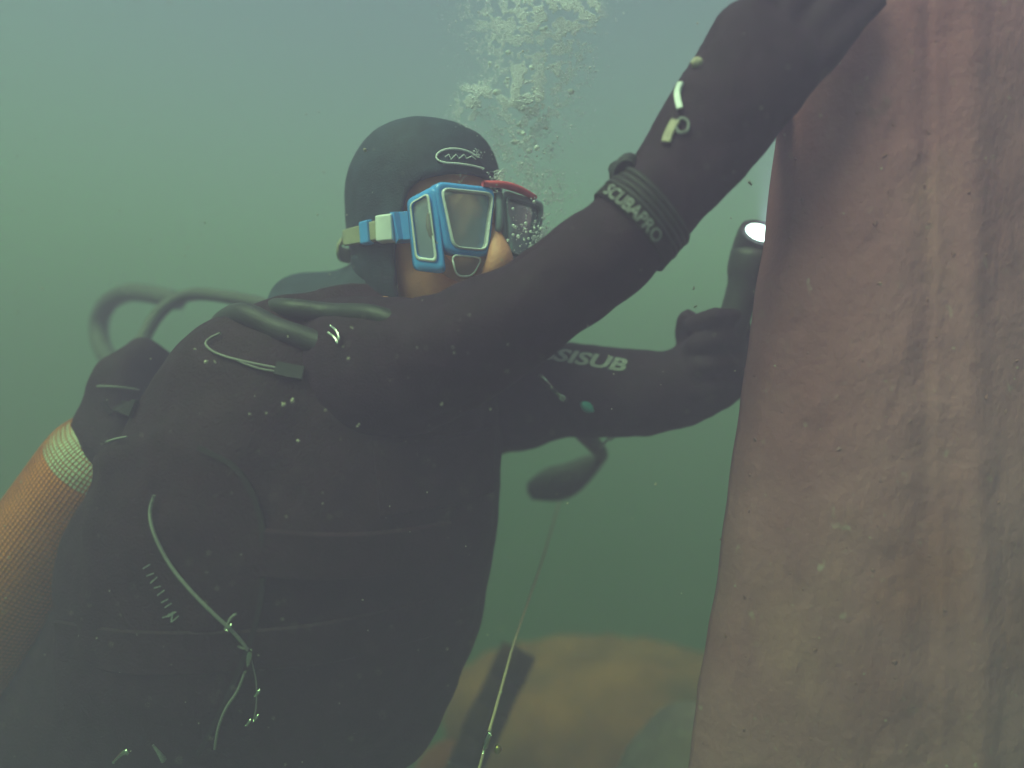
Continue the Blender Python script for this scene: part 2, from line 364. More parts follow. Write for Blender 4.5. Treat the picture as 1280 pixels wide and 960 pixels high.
def make_body():
    mb = MB()
    headring(mb, 0)
    h = lambda x, y, z: HM @ Vector((x, y, z))
    loft(mb, [(*h(0, -.098, .03), .010, .008), (*h(0, -.112, .0), .012, .012), (*h(0, -.122, -.022), .016, .014), (*h(0, -.105, -.032), .014, .01)], 10, 3)   # nose
    for s in (-1, 1): ball(mb, h(s * .076, .01, -.005), (.02, .02, .03))                                                                              # ears under the hood
    ball(mb, h(0, -.094, -.062), (.024, .014, .012)); ball(mb, h(0, -.088, -.105), (.024, .02, .018))                                            # lips, chin
    # neck and trunk
    loft(mb, [(*h(0, .01, -.06), .066, .07), prow(480, 400, .90, 66, 68), prow(445, 450, .92, 110, 130)], 20, 4)
    loft(mb, [prow(450, 425, .93, 62, 80), prow(420, 490, .92, 105, 185), prow(395, 555, .92, 165, 205), prow(370, 650, .91, 170, 180), prow(320, 800, .95, 150, 165),
              prow(255, 930, 1.02, 140, 165), prow(215, 1030, 1.08, 145, 175), prow(195, 1090, 1.12, 110, 150)], 28, 5)
    # near arm, up to the wrist
    loft(mb, [prow(390, 480, .84, 95, 90), prow(450, 470, .77, 100, 90), prow(535, 450, .71, 82, 82), prow(622, 409, .675, 66, 70), prow(702, 359, .655, 62, 64),
              prow(766, 309, .645, 59, 58), prow(808, 268, .64, 57, 50), prow(838, 238, .64, 55, 46)], 24, 6, wob=.004)
    # near hand: palm laid on the pillar edge, fingers up over the plate
    loft(mb, [prow(815, 262, .64, 52, 44), prow(858, 208, .64, 62, 40), prow(897, 155, .635, 69, 38), prow(935, 100, .632, 74, 36), prow(962, 60, .63, 76, 32), prow(978, 38, .63, 66, 24)], 20, 5, wob=.003)
    for (a, b, c_, d_) in (((930, 45), (955, -10), (985, -52), (1010, -80)), ((958, 55), (996, -2), (1030, -52), (1058, -88)), ((985, 70), (1030, 22), (1066, -22), (1095, -55)), ((1000, 100), (1040, 58), (1072, 26), (1098, -2))):
        finger(mb, [P(*a, .635), P(*b, .628), P(*c_, .632), P(*d_, .640)], .0165)
    finger(mb, [P(900, 180, .65), P(940, 165, .67), P(965, 150, .70), P(985, 125, .735)], .017)              # thumb round the edge
    # far arm
    loft(mb, [prow(470, 470, 1.06, 90, 90), prow(545, 500, 1.04, 78, 76), prow(640, 500, .98, 66, 66), prow(700, 488, .93, 60, 58), prow(770, 492, .90, 56, 52), prow(835, 490, .88, 50, 44), prow(868, 480, .88, 46, 40)], 22, 6, wob=.004)
    # far hand closed on the torch
    loft(mb, [prow(845, 492, .88, 44, 38), prow(880, 472, .88, 50, 34), prow(902, 440, .885, 54, 26), prow(915, 405, .89, 44, 20)], 16, 4)
    for i, (yy, k) in enumerate(((395, 1.0), (425, 1.05), (456, 1.0), (486, .9))):
        c0 = P(897 - 2 * i, yy, .868); 
        finger(mb, [P(928 - 3 * i, yy + 6, .905), P(918 - 3 * i, yy, .858), P(893 - 3 * i, yy + 2, .836), P(868 - 2 * i, yy + 8, .846), P(860 - i, yy + 12, .872)], .0135 * k)
    finger(mb, [P(872, 455, .90), P(862, 425, .89), P(860, 405, .875), P(861, 392, .862)], .0185)           # thumb
    # legs trail back out of the picture
    for s, dy in ((-1, 0), (1, .26)):
        a = P(205, 1060, 1.0); a.y = .99 + dy
        kn = Vector((a.x - .16, a.y + .02, a.z - .42)); ft = Vector((kn.x - .42, kn.y + .10, max(.14, kn.z - .10)))
        loft(mb, [(*a, .10, .10), (*a.lerp(kn, .5), .088, .088), (*kn, .066, .066), (*kn.lerp(ft, .4), .062, .062), (*ft, .045, .045), (ft.x - .12, ft.y, ft.z - .06, .04, .03)], 18, 5)
    me = solid(mb, .0055, 5, ((7, .004, (1, 1, 1)), (20, .0030, (1, 1, 1)), (26, .0020, (1.8, 1.8, .6)), (42, .0014, (1, 1, 1))))
    me.materials.clear()
    o = put('body', me, [M['neoprene'], M['skin']], person)
    inv = HM.inverted()
    for p in me.polygons:
        q = inv @ p.center
        if -.136 < q.y < -.02 and -.110 < q.z < .075 and abs(q.x) < .1 and abs(math.atan2(q.x, -q.y)) < 1.2 and (q.z > -.102 or abs(math.atan2(q.x, -q.y)) < .5): p.material_index = 1
    return o, me
body, body_me = make_body()
T_body = bvh(body_me)

def make_hood():
    mb = MB(); rows, seg = headring(mb, .010, 112, 12)
    me = mb.mesh('hood'); inv = HM.inverted()
    bm = bmesh.new(); bm.from_mesh(me); kill = []
    for f in bm.faces:
        q = inv @ f.calc_center_median(); az = math.degrees(math.atan2(q.x, -q.y))
        lim = 42 + 12 * max(0, min(1, (-q.z - .0) / .05))
        if (abs(az) < lim and -.118 < q.z < .043 - .026 * (abs(az) / 56) ** 2) or len(f.verts) > 6 and q.z < 0 or q.z < -.118: kill.append(f)
    bmesh.ops.delete(bm, geom=kill, context='FACES')
    for it in range(40):                                            # even out the rim of the face opening
        new = {}
        for v in bm.verts:
            nb_ = [e.other_vert(v) for e in v.link_edges if e.is_boundary]
            if len(nb_) == 2: new[v] = v.co * .4 + (nb_[0].co + nb_[1].co) * .3
        for v, c in new.items(): v.co = c
    bm.to_mesh(me); bm.free()
    # neck skirt of the hood, flared over the shoulders
    nb = MB()
    h = lambda x, y, z: HM @ Vector((x, y, z))
    loft(nb, [(*h(0, .028, -.04), .085, .088), (*h(0, .034, -.09), .080, .082), prow(480, 396, .895, 74, 78), prow(440, 432, .92, 112, 130)], 40, 6, cap=False)
    b = bmesh.new(); b.from_mesh(nb.mesh('n')); kill = []
    for f in b.faces:
        q = inv @ f.calc_center_median(); az = math.degrees(math.atan2(q.x, -q.y))
        if abs(az) < 58 and q.z > -.118: kill.append(f)
    bmesh.ops.delete(b, geom=kill, context='FACES')
    tmp = bpy.data.meshes.new('t'); b.to_mesh(tmp); b.free()
    b = bmesh.new(); b.from_mesh(me); b.from_mesh(tmp); bmesh.ops.recalc_face_normals(b, faces=b.faces); b.to_mesh(me); b.free()
    for v in me.vertices: v.co += (v.co - HC).normalized() * (noise.noise(v.co * 16) * .0035 + noise.noise(v.co * 45) * .001)
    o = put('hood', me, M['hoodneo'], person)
    s = o.modifiers.new('t', 'SOLIDIFY'); s.thickness = .006; s.offset = 0
    s = o.modifiers.new('s', 'SUBSURF'); s.levels = s.render_levels = 1
    t = bvh(me)
    # oval badge with a zigzag on the brow
    pts = [(601, 213), (590, 210), (572, 207), (556, 206), (547, 202), (546, 196), (552, 191), (563, 189), (575, 190), (586, 194), (594, 199)]
    e = MB(); tube(e, on(t, pts, .0050), .0011, 6, 5)
    zz = [(556, 199), (560, 196), (563, 202), (569, 196), (572, 201), (578, 196), (581, 201), (587, 198), (592, 202)]
    tube(e, on(t, zz, .0050), .0008, 5, 1)
    e.obj('badge', M['white'], o)
    return o, t
hood, T_hood = make_hood()

# ------------------------------------------------------------------ buoyancy vest
VC = P(330, 700, .87)
vest = thing('buoyancy_vest', (VC.x, VC.y, 1.2), 'bulky black buoyancy vest strapped round the diver, covered in cords and rings', 'vest')
def make_vest():
    mb = MB()
    #     y    xl   xr   d    half depth (m)
    L = [(405, 268, 420, .90, .08), (435, 212, 490, .89, .14), (468, 165, 565, .88, .18), (525, 138, 628, .875, .20), (600, 136, 634, .865, .20), (680, 112, 628, .86, .20),
         (760, 72, 600, .88, .20), (830, 58, 528, .92, .195), (895, 22, 446, .97, .19), (960, -30, 388, 1.02, .185), (1040, -90, 340, 1.07, .175), (1100, -50, 320, 1.10, .14)]
    rows = []
    for (y, a, b, d, hd) in L:
        rows.append((*P((a + b) / 2, y, d), (b - a) / 2 * d / F * .965, hd))
    loft(mb, rows, 44, 5)
    # back pad / tank cradle hump at the left
    loft(mb, [prow(196, 448, .95, 30, 50), prow(170, 482, .92, 38, 60), prow(164, 530, .90, 46, 66), prow(156, 575, .885, 50, 60), prow(150, 605, .875, 42, 46), prow(154, 640, .86, 26, 34)], 16, 4, wob=.02)
    me = solid(mb, .008, 5, ((5, .010, (1, 1, 1)), (13, .008, (1, 1, .6)), (30, .003, (1, 1, 1))))
    o = put('shell', me, M['nylon'], vest)
    return o, me
shell, shell_me = make_vest()
T_vest = bvh(shell_me); T_all = bvh(shell_me, body_me)
def band(name, pts, w, m, parent, tree=None, off=.004, th=.0025, sub=4):
    "webbing that follows a surface: pts are pixels on it"
    tree = tree or T_vest
    q = [hit(tree, x, y, 0) for x, y in pts]
    rows = crom([(*p, *n) for p, n in q], sub); v = []; f = []
    for i, r in enumerate(rows):
        p = Vector(r[:3]); n = Vector(r[3:]).normalized()
        a = Vector(rows[max(i - 1, 0)][:3]); b = Vector(rows[min(i + 1, len(rows) - 1)][:3]); s = (b - a).cross(n).normalized() * w / 2
        v += [p + n * off - s, p + n * (off + th) - s * .9, p + n * (off + th) + s * .9, p + n * off + s]
    for i in range(len(rows) - 1):
        for k in range(4): f.append((i * 4 + k, i * 4 + (k + 1) % 4, i * 4 + 4 + (k + 1) % 4, i * 4 + 4 + k))
    f += [(3, 2, 1, 0), tuple(len(v) - 4 + k for k in range(4))]
    mb = MB(); mb.add(v, f); return mb.obj(name, m, parent, False)
band('waist_strap', [(75, 800), (170, 815), (300, 812), (420, 800), (540, 770)], .05, M['nylon'], vest, None, .002, .002)
band('tank_strap', [(132, 512), (150, 508), (172, 512)], .022, M['strapblack'], vest, None, .002, .004)
band('pocket_flap', [(330, 690), (400, 694), (480, 690), (560, 676)], .05, M['nylon'], vest, None, .003, .006)
band('pocket_panel', [(470, 600), (500, 596), (560, 588), (610, 576)], .085, M['nylon'], vest, None, .002, .005)
band('piping', [(250, 560), (300, 590), (330, 660), (325, 760), (290, 860), (250, 940)], .006, M['strapblack'], vest, None, .002, .003)
def strip(name, pts, r, m, parent, tree, off=.004, sub=4, seg=6):
    mb = MB(); tube(mb, on(tree, pts, off), r, seg, sub); return mb.obj(name, m, parent)
tag(strip('edge_trim', [(124, 484), (132, 484), (150, 485), (172, 488)], .0015, M['cord'], vest, T_vest), 'pale trim on the upper left edge of the vest')
tag(strip('edge_trim', [(135, 553), (148, 552), (162, 549)], .0015, M['cord'], vest, T_vest), 'short pale trim low on the vest back')
# elastic loop running to a grey tab
lp = strip('elastic_loop', [(279, 419), (266, 425), (260, 432), (266, 440), (282, 447), (310, 454), (340, 460), (368, 465)], .0015, M['cord'], vest, T_all)
strip('elastic_loop', [(300, 453), (325, 462), (350, 466), (372, 468)], .0013, M['cord'], vest, T_all)
band('strap_tab', [(345, 462), (362, 465), (380, 468)], .016, M['rubbergrey'], vest, T_all, .003, .005)
# double metal ring near the shoulder
for dx in (0, 1):
    strip('metal_ring', [(417 - 2 * dx, 411 + 8 * dx), (423 - 2 * dx, 415 + 8 * dx), (427 - 2 * dx, 421 + 7 * dx), (428 - 2 * dx, 427 + 5 * dx)], .0016, M['chrome'], vest, T_all, .006)
# worn row of print, running down at a slant
mb = MB()
for i in range(9):
    x, y = 184 + i * 4.5, 708 + i * 8; a = hit(T_vest, x - 3, y + 2 + (i % 3), .002)[0]; b = hit(T_vest, x + 5, y - 3 + (i % 2) * 3, .002)[0]; tube(mb, [a, b], .0008, 5, 1)
for (a, b, c_, d_) in ((212, 770, 222, 764), (216, 776, 218, 764), (205, 771, 214, 768)):
    tube(mb, [hit(T_vest, a, b, .002)[0], hit(T_vest, c_, d_, .002)[0]], .0008, 5, 1)
mb.obj('worn_print', M['faint'], vest)
# pale smear label on the chest
band('label_patch', [(531, 575), (538, 585), (546, 598)], .016, M['print'], vest, T_all, .004, .002)

# cord with clips hanging across the vest
cordt = thing('lanyard', hit(T_vest, 315, 810)[0], 'grey lanyard cord curving down the front of the black vest to a shiny clip', 'lanyard')
mb = MB(); tube(mb, on(T_vest, [(199, 619), (194, 640), (199, 665), (216, 700), (240, 732), (268, 762), (290, 783), (304, 798), (312, 808)], .006), .0018, 8, 5)
mb.obj('cord', M['cord'], cordt)
mb = MB(); tube(mb, on(T_vest, [(308, 835), (300, 858), (284, 882), (275, 905), (270, 930)], .006), .0014, 7, 5); tube(mb, on(T_vest, [(284, 783), (290, 770), (297, 764)], .006), .0014, 6, 4); tube(mb, on(T_vest, [(300, 803), (306, 806), (312, 806)], .006), .0012, 6, 3)
tube(mb, on(T_vest, [(316, 820), (322, 850), (322, 880), (318, 898)], .005), .0008, 6, 4)
mb.obj('loose_end', M['cord'], cordt)
mb = MB(); a, b = hit(T_vest, 316, 806, .009)[0], hit(T_vest, 312, 826, .009)[0]; loft(mb, [(*a, .0018, .002), (*a.lerp(b, .4), .0036, .003), (*b, .0016, .002)], 8, 3); mb.obj('clip', M['chrome'], cordt)
for (x, y, r) in ((322, 864, .0022), (321, 893, .002), (310, 899, .0022), (287, 783, .002)):
    mb = MB(); q = hit(T_vest, x, y, .008)[0]; loft(mb, [(*q, r * .6, r * .6), (*(q + Vector((.003, 0, .004))), r, r), (*(q + Vector((.005, 0, .007))), r * .5, r * .5)], 6, 2); mb.obj('bead', M['chrome'], cordt)
cl = thing('snap_clip', hit(T_vest, 165, 935)[0], 'small shiny snap clip low on the vest at bottom left', 'clip')
mb = MB(); tube(mb, on(T_vest, [(150, 944), (156, 937), (163, 932), (168, 931)], .009), lambda t: .002 + .0022 * t, 8, 4); mb.obj('clip_body', M['chrome'], cl)
mb = MB(); tube(mb, on(T_vest, [(196, 926), (204, 936), (210, 945)], .006), lambda t: .0012 + .002 * t, 7, 4); mb.obj('clip_tail', M['faint'], cl)

# ------------------------------------------------------------------ tank with net on the back
A0, A1 = P(190, 520, .90), P(-158, 984, .93)
ax = (A1 - A0).normalized()
tank = thing('scuba_tank', A1, 'orange scuba tank in a fine net with white shoulder, behind the vest', 'tank')
def make_tank():
    r = .088; u = ax.cross(Vector((0, 1, 0))).normalized(); w = u.cross(ax)
    prof = [(.0, .018), (.01, .030), (.025, .050), (.045, .068), (.07, .082), (.10, r), (.18, r), (.30, r), (.45, r), (.60, r), (.66, r), (.75, r), (.77, .080), (.775, .05)]
    def rev(pr, seg=48, off=0):
        mb = MB(); v = [A0 + ax * s + (u * math.cos(2 * math.pi * k / seg) + w * math.sin(2 * math.pi * k / seg)) * (q + off) for s, q in pr for k in range(seg)]
        n = len(pr); mb.add(v, [(i * seg + k, i * seg + (k + 1) % seg, (i + 1) * seg + (k + 1) % seg, (i + 1) * seg + k) for i in range(n - 1) for k in range(seg)]); return mb
    p = crom(prof, 4)
    cut = [q for q in p if q[0] <= .104]; rest = [q for q in p if q[0] >= cut[-1][0]]
    rev(cut).obj('tank_shoulder', M['tankwhite'], tank); rev(rest).obj('cylinder', M['orange'], tank)
    mb = MB(); loft(mb, [(*(A0 + ax * s), q, q) for s, q in ((-.035, .012), (-.02, .022), (.0, .022), (.02, .018), (.04, .018))], 16, 2); boxm(mb, A0 - ax * .02, u * .038, w * .012, ax * .01)
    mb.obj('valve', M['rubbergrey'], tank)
    # net: rings and lines of thin cord
    def rad(s):
        for (a, b) in zip(p[:-1], p[1:]):
            if a[0] <= s <= b[0]: return a[1] + (b[1] - a[1]) * (s - a[0]) / max(1e-6, b[0] - a[0])
        return r
    nb = MB(); step = .0058; seg = 56
    def cordm(pts, th, closed):
        v = []; n = len(pts)
        for i, (c, nr, tn) in enumerate(pts):
            sd_ = nr.cross(tn).normalized() * th; v += [c - sd_, c + nr * th * 1.1, c + sd_]
        f = []
        for i in range(n if closed else n - 1):
            j = (i + 1) % n
            f += [(i * 3, i * 3 + 1, j * 3 + 1, j * 3), (i * 3 + 1, i * 3 + 2, j * 3 + 2, j * 3 + 1)]
        nb.add(v, f)
    s = .012
    while s < .75:
        q = rad(s) + .0001; pts = []
        for k in range(seg):
            a = 2 * math.pi * k / seg; nr = u * math.cos(a) + w * math.sin(a); pts.append((A0 + ax * (s + .0012 * math.sin(3 * a + s * 9) + .0016 * noise.noise(Vector((math.cos(a) * 3, math.sin(a) * 3, s * 14)))) + nr * q, nr, u * -math.sin(a) + w * math.cos(a)))
        cordm(pts, .0008, True); s += step
    nl = 96
    for k in range(nl):
        a = 2 * math.pi * k / nl; pts = []
        for i in range(60):
            s = .012 + .738 * i / 59; aa = a + .05 * math.sin(s * 7) + .022 * noise.noise(Vector((math.cos(a) * 4, math.sin(a) * 4, s * 12))); nr = u * math.cos(aa) + w * math.sin(aa); pts.append((A0 + ax * s + nr * (rad(s) + .0001), nr, ax))
        cordm(pts, .0008, False)
    tag(nb.obj('net', M['net'], tank), kind='stuff')
make_tank()

# ------------------------------------------------------------------ hoses
def hose(label, pts, r, m, parts_name='hose', ribs=0, cat='hose'):
    mb = MB(); tube(mb, pts, r, 12, 8)
    o = mb.obj(parts_name, m); c = pts[0].copy(); o.data.transform(Matrix.Translation(-c)); o.location = c
    return tag(o, label, cat)
hose('black hose looping out behind the vest over the tank', pp((222, 376, 1.14), (190, 368, 1.18), (160, 366, 1.22), (136, 378, 1.25), (124, 402, 1.27), (127, 432, 1.25), (144, 458, 1.18), (170, 485, 1.02)), .017, M['hazegrey'])
hose('upper black hose running from the tank over the shoulder to the mouth', pp((160, 480, .93), (176, 430, 1.0), (202, 388, 1.04), (240, 368, 1.05), (300, 374, 1.0), (360, 388, .94), (430, 400, .87), (500, 400, .81), (560, 392, .76), (600, 380, .73)), .0105, M['hazegrey'])
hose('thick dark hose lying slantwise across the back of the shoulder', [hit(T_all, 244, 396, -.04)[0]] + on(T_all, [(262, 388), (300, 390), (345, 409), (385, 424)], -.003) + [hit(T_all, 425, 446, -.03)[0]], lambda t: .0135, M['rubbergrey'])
hose('dark hose along the collar behind the slanting hose', on(T_all, [(318, 378), (350, 382), (410, 388), (470, 392)], -.004) + [hit(T_all, 515, 400, -.03)[0]], .012, M['rubber'])

# ------------------------------------------------------------------ diving mask
MC = P(623, 273, .724)
MM = Matrix.Translation(MC) @ Matrix.Rotation(YAW, 4, 'Z') @ Matrix.Rotation(R(3), 4, 'X') @ Matrix.Rotation(R(-1), 4, 'Y')
mask = thing('diving_mask', MC, 'blue diving mask with clear lenses and red brow trim over the diver face', 'mask')
def m3(x, y, z): return MM @ Vector((x, y, z))
def rounded(poly, rad, n=4):
    "rounded polygon in 3-D"
    out = []; k = len(poly)
    for i in range(k):
        p = Vector(poly[i]); a = Vector(poly[i - 1]); b = Vector(poly[(i + 1) % k]); da = (a - p).normalized(); db = (b - p).normalized()
        r = min(rad, (a - p).length * .45, (b - p).length * .45)
        s, e = p + da * r, p + db * r
        for j in range(n + 1):
            t = j / n; out.append(s * (1 - t) ** 2 + p * 2 * t * (1 - t) + e * t * t)
    return out
def ringpart(name, outer, inner, depth, m, ro=.012, ri=.008, parent=None):
    o_, i_ = rounded(outer, ro), rounded(inner, ri); n = len(o_); d = Vector((0, depth, 0))
    ch = .0022; mid = [(a * .5 + b * .5) + Vector((0, -ch, 0)) for a, b in zip(o_, i_)]
    loops = [[q + d for q in i_], i_, mid, o_, [q + d for q in o_]]
    v = [MM @ q for l in loops for q in l]; f = []
    for l in range(len(loops) - 1):
        for k in range(n): f.append((l * n + k, (l + 1) * n + k, (l + 1) * n + (k + 1) % n, l * n + (k + 1) % n))
    for k in range(n): f.append((4 * n + k, k, (k + 1) % n, 4 * n + (k + 1) % n))
    mb = MB(); mb.add(v, [q[::-1] for q in f]); return mb.obj(name, m, parent or mask)
def panepart(name, poly, m, r=.008, push=.003, parent=None):
    q = rounded(poly, r); c = sum(q, Vector()) / len(q); v = [MM @ (p + Vector((0, push, 0))) for p in q] + [MM @ (c + Vector((0, push, 0)))]; n = len(q)
    mb = MB(); mb.add(v, [(k, (k + 1) % n, n) for k in range(n)]); o = mb.obj(name, m, parent or mask, False); return o
def lens_poly(s, g):
    b = lambda x: .16 * abs(x)
    pts = [(.069 + g, .024 + g), (.009 - g * .6, .026 + g), (.016 - g * .7, -.037 - g), (.054 + g, -.037 - g)]
    q = [Vector((s * x, b(x), z)) for x, z in pts]
    return q if s > 0 else q[::-1]
for s, m in ((-1, M['blue']), (1, M['bluegrey'])):
    fr = ringpart('frame', lens_poly(s, .0075), lens_poly(s, 0), .014, m)
    ringpart('rim', [p + Vector((0, -.0032, 0)) for p in lens_poly(s, .0014)], [p + Vector((0, -.0032, 0)) for p in lens_poly(s, -.0010)], .006, M['white' if s < 0 else 'bluegrey'], .010, .008, fr)
    panepart('lens', lens_poly(s, .001), M['lens'])
    # side window
    so = [Vector((s * .074, .012, .028)), Vector((s * .086, .052, .018)), Vector((s * .078, .050, -.060)), Vector((s * .060, .012, -.066))]
    si = [Vector((s * .0775, .021, .018)), Vector((s * .0845, .046, .011)), Vector((s * .0775, .044, -.046)), Vector((s * .0665, .021, -.050))]
    if s < 0: so, si = so[::-1], si[::-1]
    sf = ringpart('side_frame', so, si, .006, m, .008, .006); panepart('side_window', si, M['lens'], .006, .002)
    ringpart('side_rim', [p + Vector((s * .0022, 0, 0)) for p in [a * .25 + b * .75 for a, b in zip(so, si)]], [p + Vector((s * .0022, 0, 0)) for p in si], .002, M['white' if s < 0 else 'bluegrey'], .007, .006, sf)
# cheek panel that joins lens frame and side frame, and the clear skirt with nose pocket
mb = MB()
cp = [(-.0765, .013, .031), (-.0615, .010, -.0445), (-.060, .013, -.068), (-.0745, .015, .030)]
sk_rows = []
def skirt():
    mb = MB(); n = 40; ringA, ringB = [], []
    for k in range(n):
        t = 2 * math.pi * k / n; x = math.sin(t); z = math.cos(t)
        wz = .036 if z > 0 else .066
        nose = max(0, 1 - abs(x) / .30) if z < 0 else 0
        ringA.append(Vector((x * .077, .008 + .012 * abs(x), -.004 + z * (wz - .002) )))
        ringB.append(Vector((x * .073, .042 + .030 * abs(x) ** 2 - .012 * nose, -.004 + z * (wz + .004))))
    v = [MM @ p for p in ringA + [a * .5 + b * .5 + Vector((0, 0, .004 if a.z > 0 else -.004)) for a, b in zip(ringA, ringB)] + ringB]
    mb.add(v, [(l * n + k, l * n + (k + 1) % n, (l + 1) * n + (k + 1) % n, (l + 1) * n + k) for l in range(2) for k in range(n)])
    mb.obj('skirt', M['clearsil'], mask)
skirt()
mb = MB()   # nose pocket
loft(mb, [(*m3(0, .012, -.006), .006, .006), (*m3(0, .006, -.022), .010, .010), (*m3(0, -.004, -.044), .016, .014), (*m3(0, .002, -.060), .017, .016), (*m3(0, .018, -.068), .012, .012)], 14, 4, MM.to_3x3() @ Vector((0, 1, 0)))
mb.obj('nose_pocket', M['skin'], mask)['label'] = 'orange tinted nose pocket'
mb = MB()   # lower front panel of clear silicone
lo = rounded([Vector((-.056, .008, -.0455)), Vector((-.018, .004, -.0455)), Vector((-.026, .012, -.066)), Vector((-.046, .013, -.068))], .008)
tube(mb, [MM @ p for p in lo] + [MM @ lo[0]], .0011, 6, 1); mb.obj('skirt_rim', M['white'], mask)
panepart('skirt_panel', lo, M['clearsil'], .008, 0)
mb = MB(); loft(mb, [(*m3(-.020, .003, .036), .0035, .004), (*m3(.004, -.003, .0375), .0042, .005), (*m3(.030, .000, .0365), .0042, .005), (*m3(.056, .006, .033), .003, .004)], 10, 4); mb.obj('brow_trim', M['red'], mask)
mb = MB(); loft(mb, [(*m3(0, -.001, .028), .004, .004), (*m3(0, -.002, .0), .005, .004), (*m3(0, .0, -.014), .004, .004)], 8, 3); mb.obj('bridge', M['bluegrey'], mask)
# strap and buckle round the head, sitting on the hood
def bandm(name, pts, w, th, m, parent, n_from):
    rows = crom([tuple(p) for p in pts], 4); v = []; f = []
    for i, r in enumerate(rows):
        p = Vector(r); n = (p - n_from); a = Vector(rows[max(i - 1, 0)]); b = Vector(rows[min(i + 1, len(rows) - 1)]); t = (b - a).normalized()
        n = (n - t * n.dot(t)).normalized(); s = t.cross(n) * w / 2
        v += [p - s, p + n * th - s * .86, p + n * th + s * .86, p + s]
    k4 = len(rows)
    for i in range(k4 - 1):
        for k in range(4): f.append((i * 4 + k, i * 4 + (k + 1) % 4, i * 4 + 4 + (k + 1) % 4, i * 4 + 4 + k))
    f += [(3, 2, 1, 0), tuple((k4 - 1) * 4 + k for k in range(4))]
    mb = MB(); mb.add(v, f); o = mb.obj(name, m, parent, False); bv = o.modifiers.new('b', 'BEVEL'); bv.width = .0015; bv.segments = 2; bv.limit_method = 'ANGLE'; return o
hc2 = HC + Vector((0, 0, -.02))
T_hs = bvh(hood.data, body_me)
st = [hit(T_hs, x, y, .005)[0] for x, y in ((514, 284), (504, 285), (494, 285), (480, 287), (466, 291), (452, 294), (438, 297), (427, 299))]
back = [HM @ Vector((.105 * math.sin(R(a)), -.146 * math.cos(R(a)), -.035)) for a in (235, 210, 180, 150, 120, 95)]
bandm('strap', [st[4], st[5], st[6], st[7]] + back, .022, .004, M['beige'], mask, hc2)
bandm('buckle_tab', [st[0] + (st[0] - st[1]) * .6, st[0], st[1], st[2]], .037, .011, M['blue'], mask, hc2)
bandm('buckle', [st[2].lerp(st[1], .3), st[2].lerp(st[3], .5), st[3]], .034, .010, M['white'], mask, hc2)
bandm('strap_tail', [st[3].lerp(st[2], .2), st[4]], .025, .006, M['beige'], mask, hc2)
bandm('strap_keeper', [st[4].lerp(st[3], .35), st[4].lerp(st[5], .35)], .030, .009, M['blue'], mask, hc2)
# eyes behind the glass
for s in (-1, 1):
    mb = MB(); c = HM @ Vector((s * .033, -.090, .012)); ball(mb, c, .0125, 12, 8); e = mb.obj('eye', M['eye'], person)
    mb = MB(); fd = HM.to_3x3() @ Vector((0, -1, 0)); ball(mb, c + fd * .0085, .0052, 10, 6); mb.obj('iris', M['rubber'], e)

# regulator in the mouth, mostly behind the raised arm
reg = thing('regulator', HM @ Vector((0, -.125, -.11)), 'black breathing regulator in the diver mouth just behind the raised arm', 'regulator')
mb = MB(); c = HM @ Vector((0, -.135, -.118)); fd = HM.to_3x3() @ Vector((0, -1, 0))
loft(mb, [(*(c - fd * .03), .016, .012), (*(c - fd * .005), .030, .028), (*(c + fd * .01), .032, .030), (*(c + fd * .022), .028, .026)], 18, 3, Vector((0, 0, 1))); mb.obj('housing', M['rubber'], reg)
mb = MB(); tube(mb, [c + fd * .023 + HM.to_3x3() @ Vector((.026 * math.cos(t), 0, .024 * math.sin(t))) for t in [i * math.pi / 8 for i in range(17)]], .0018, 6, 1); mb.obj('cover_ring', M['white'], reg)

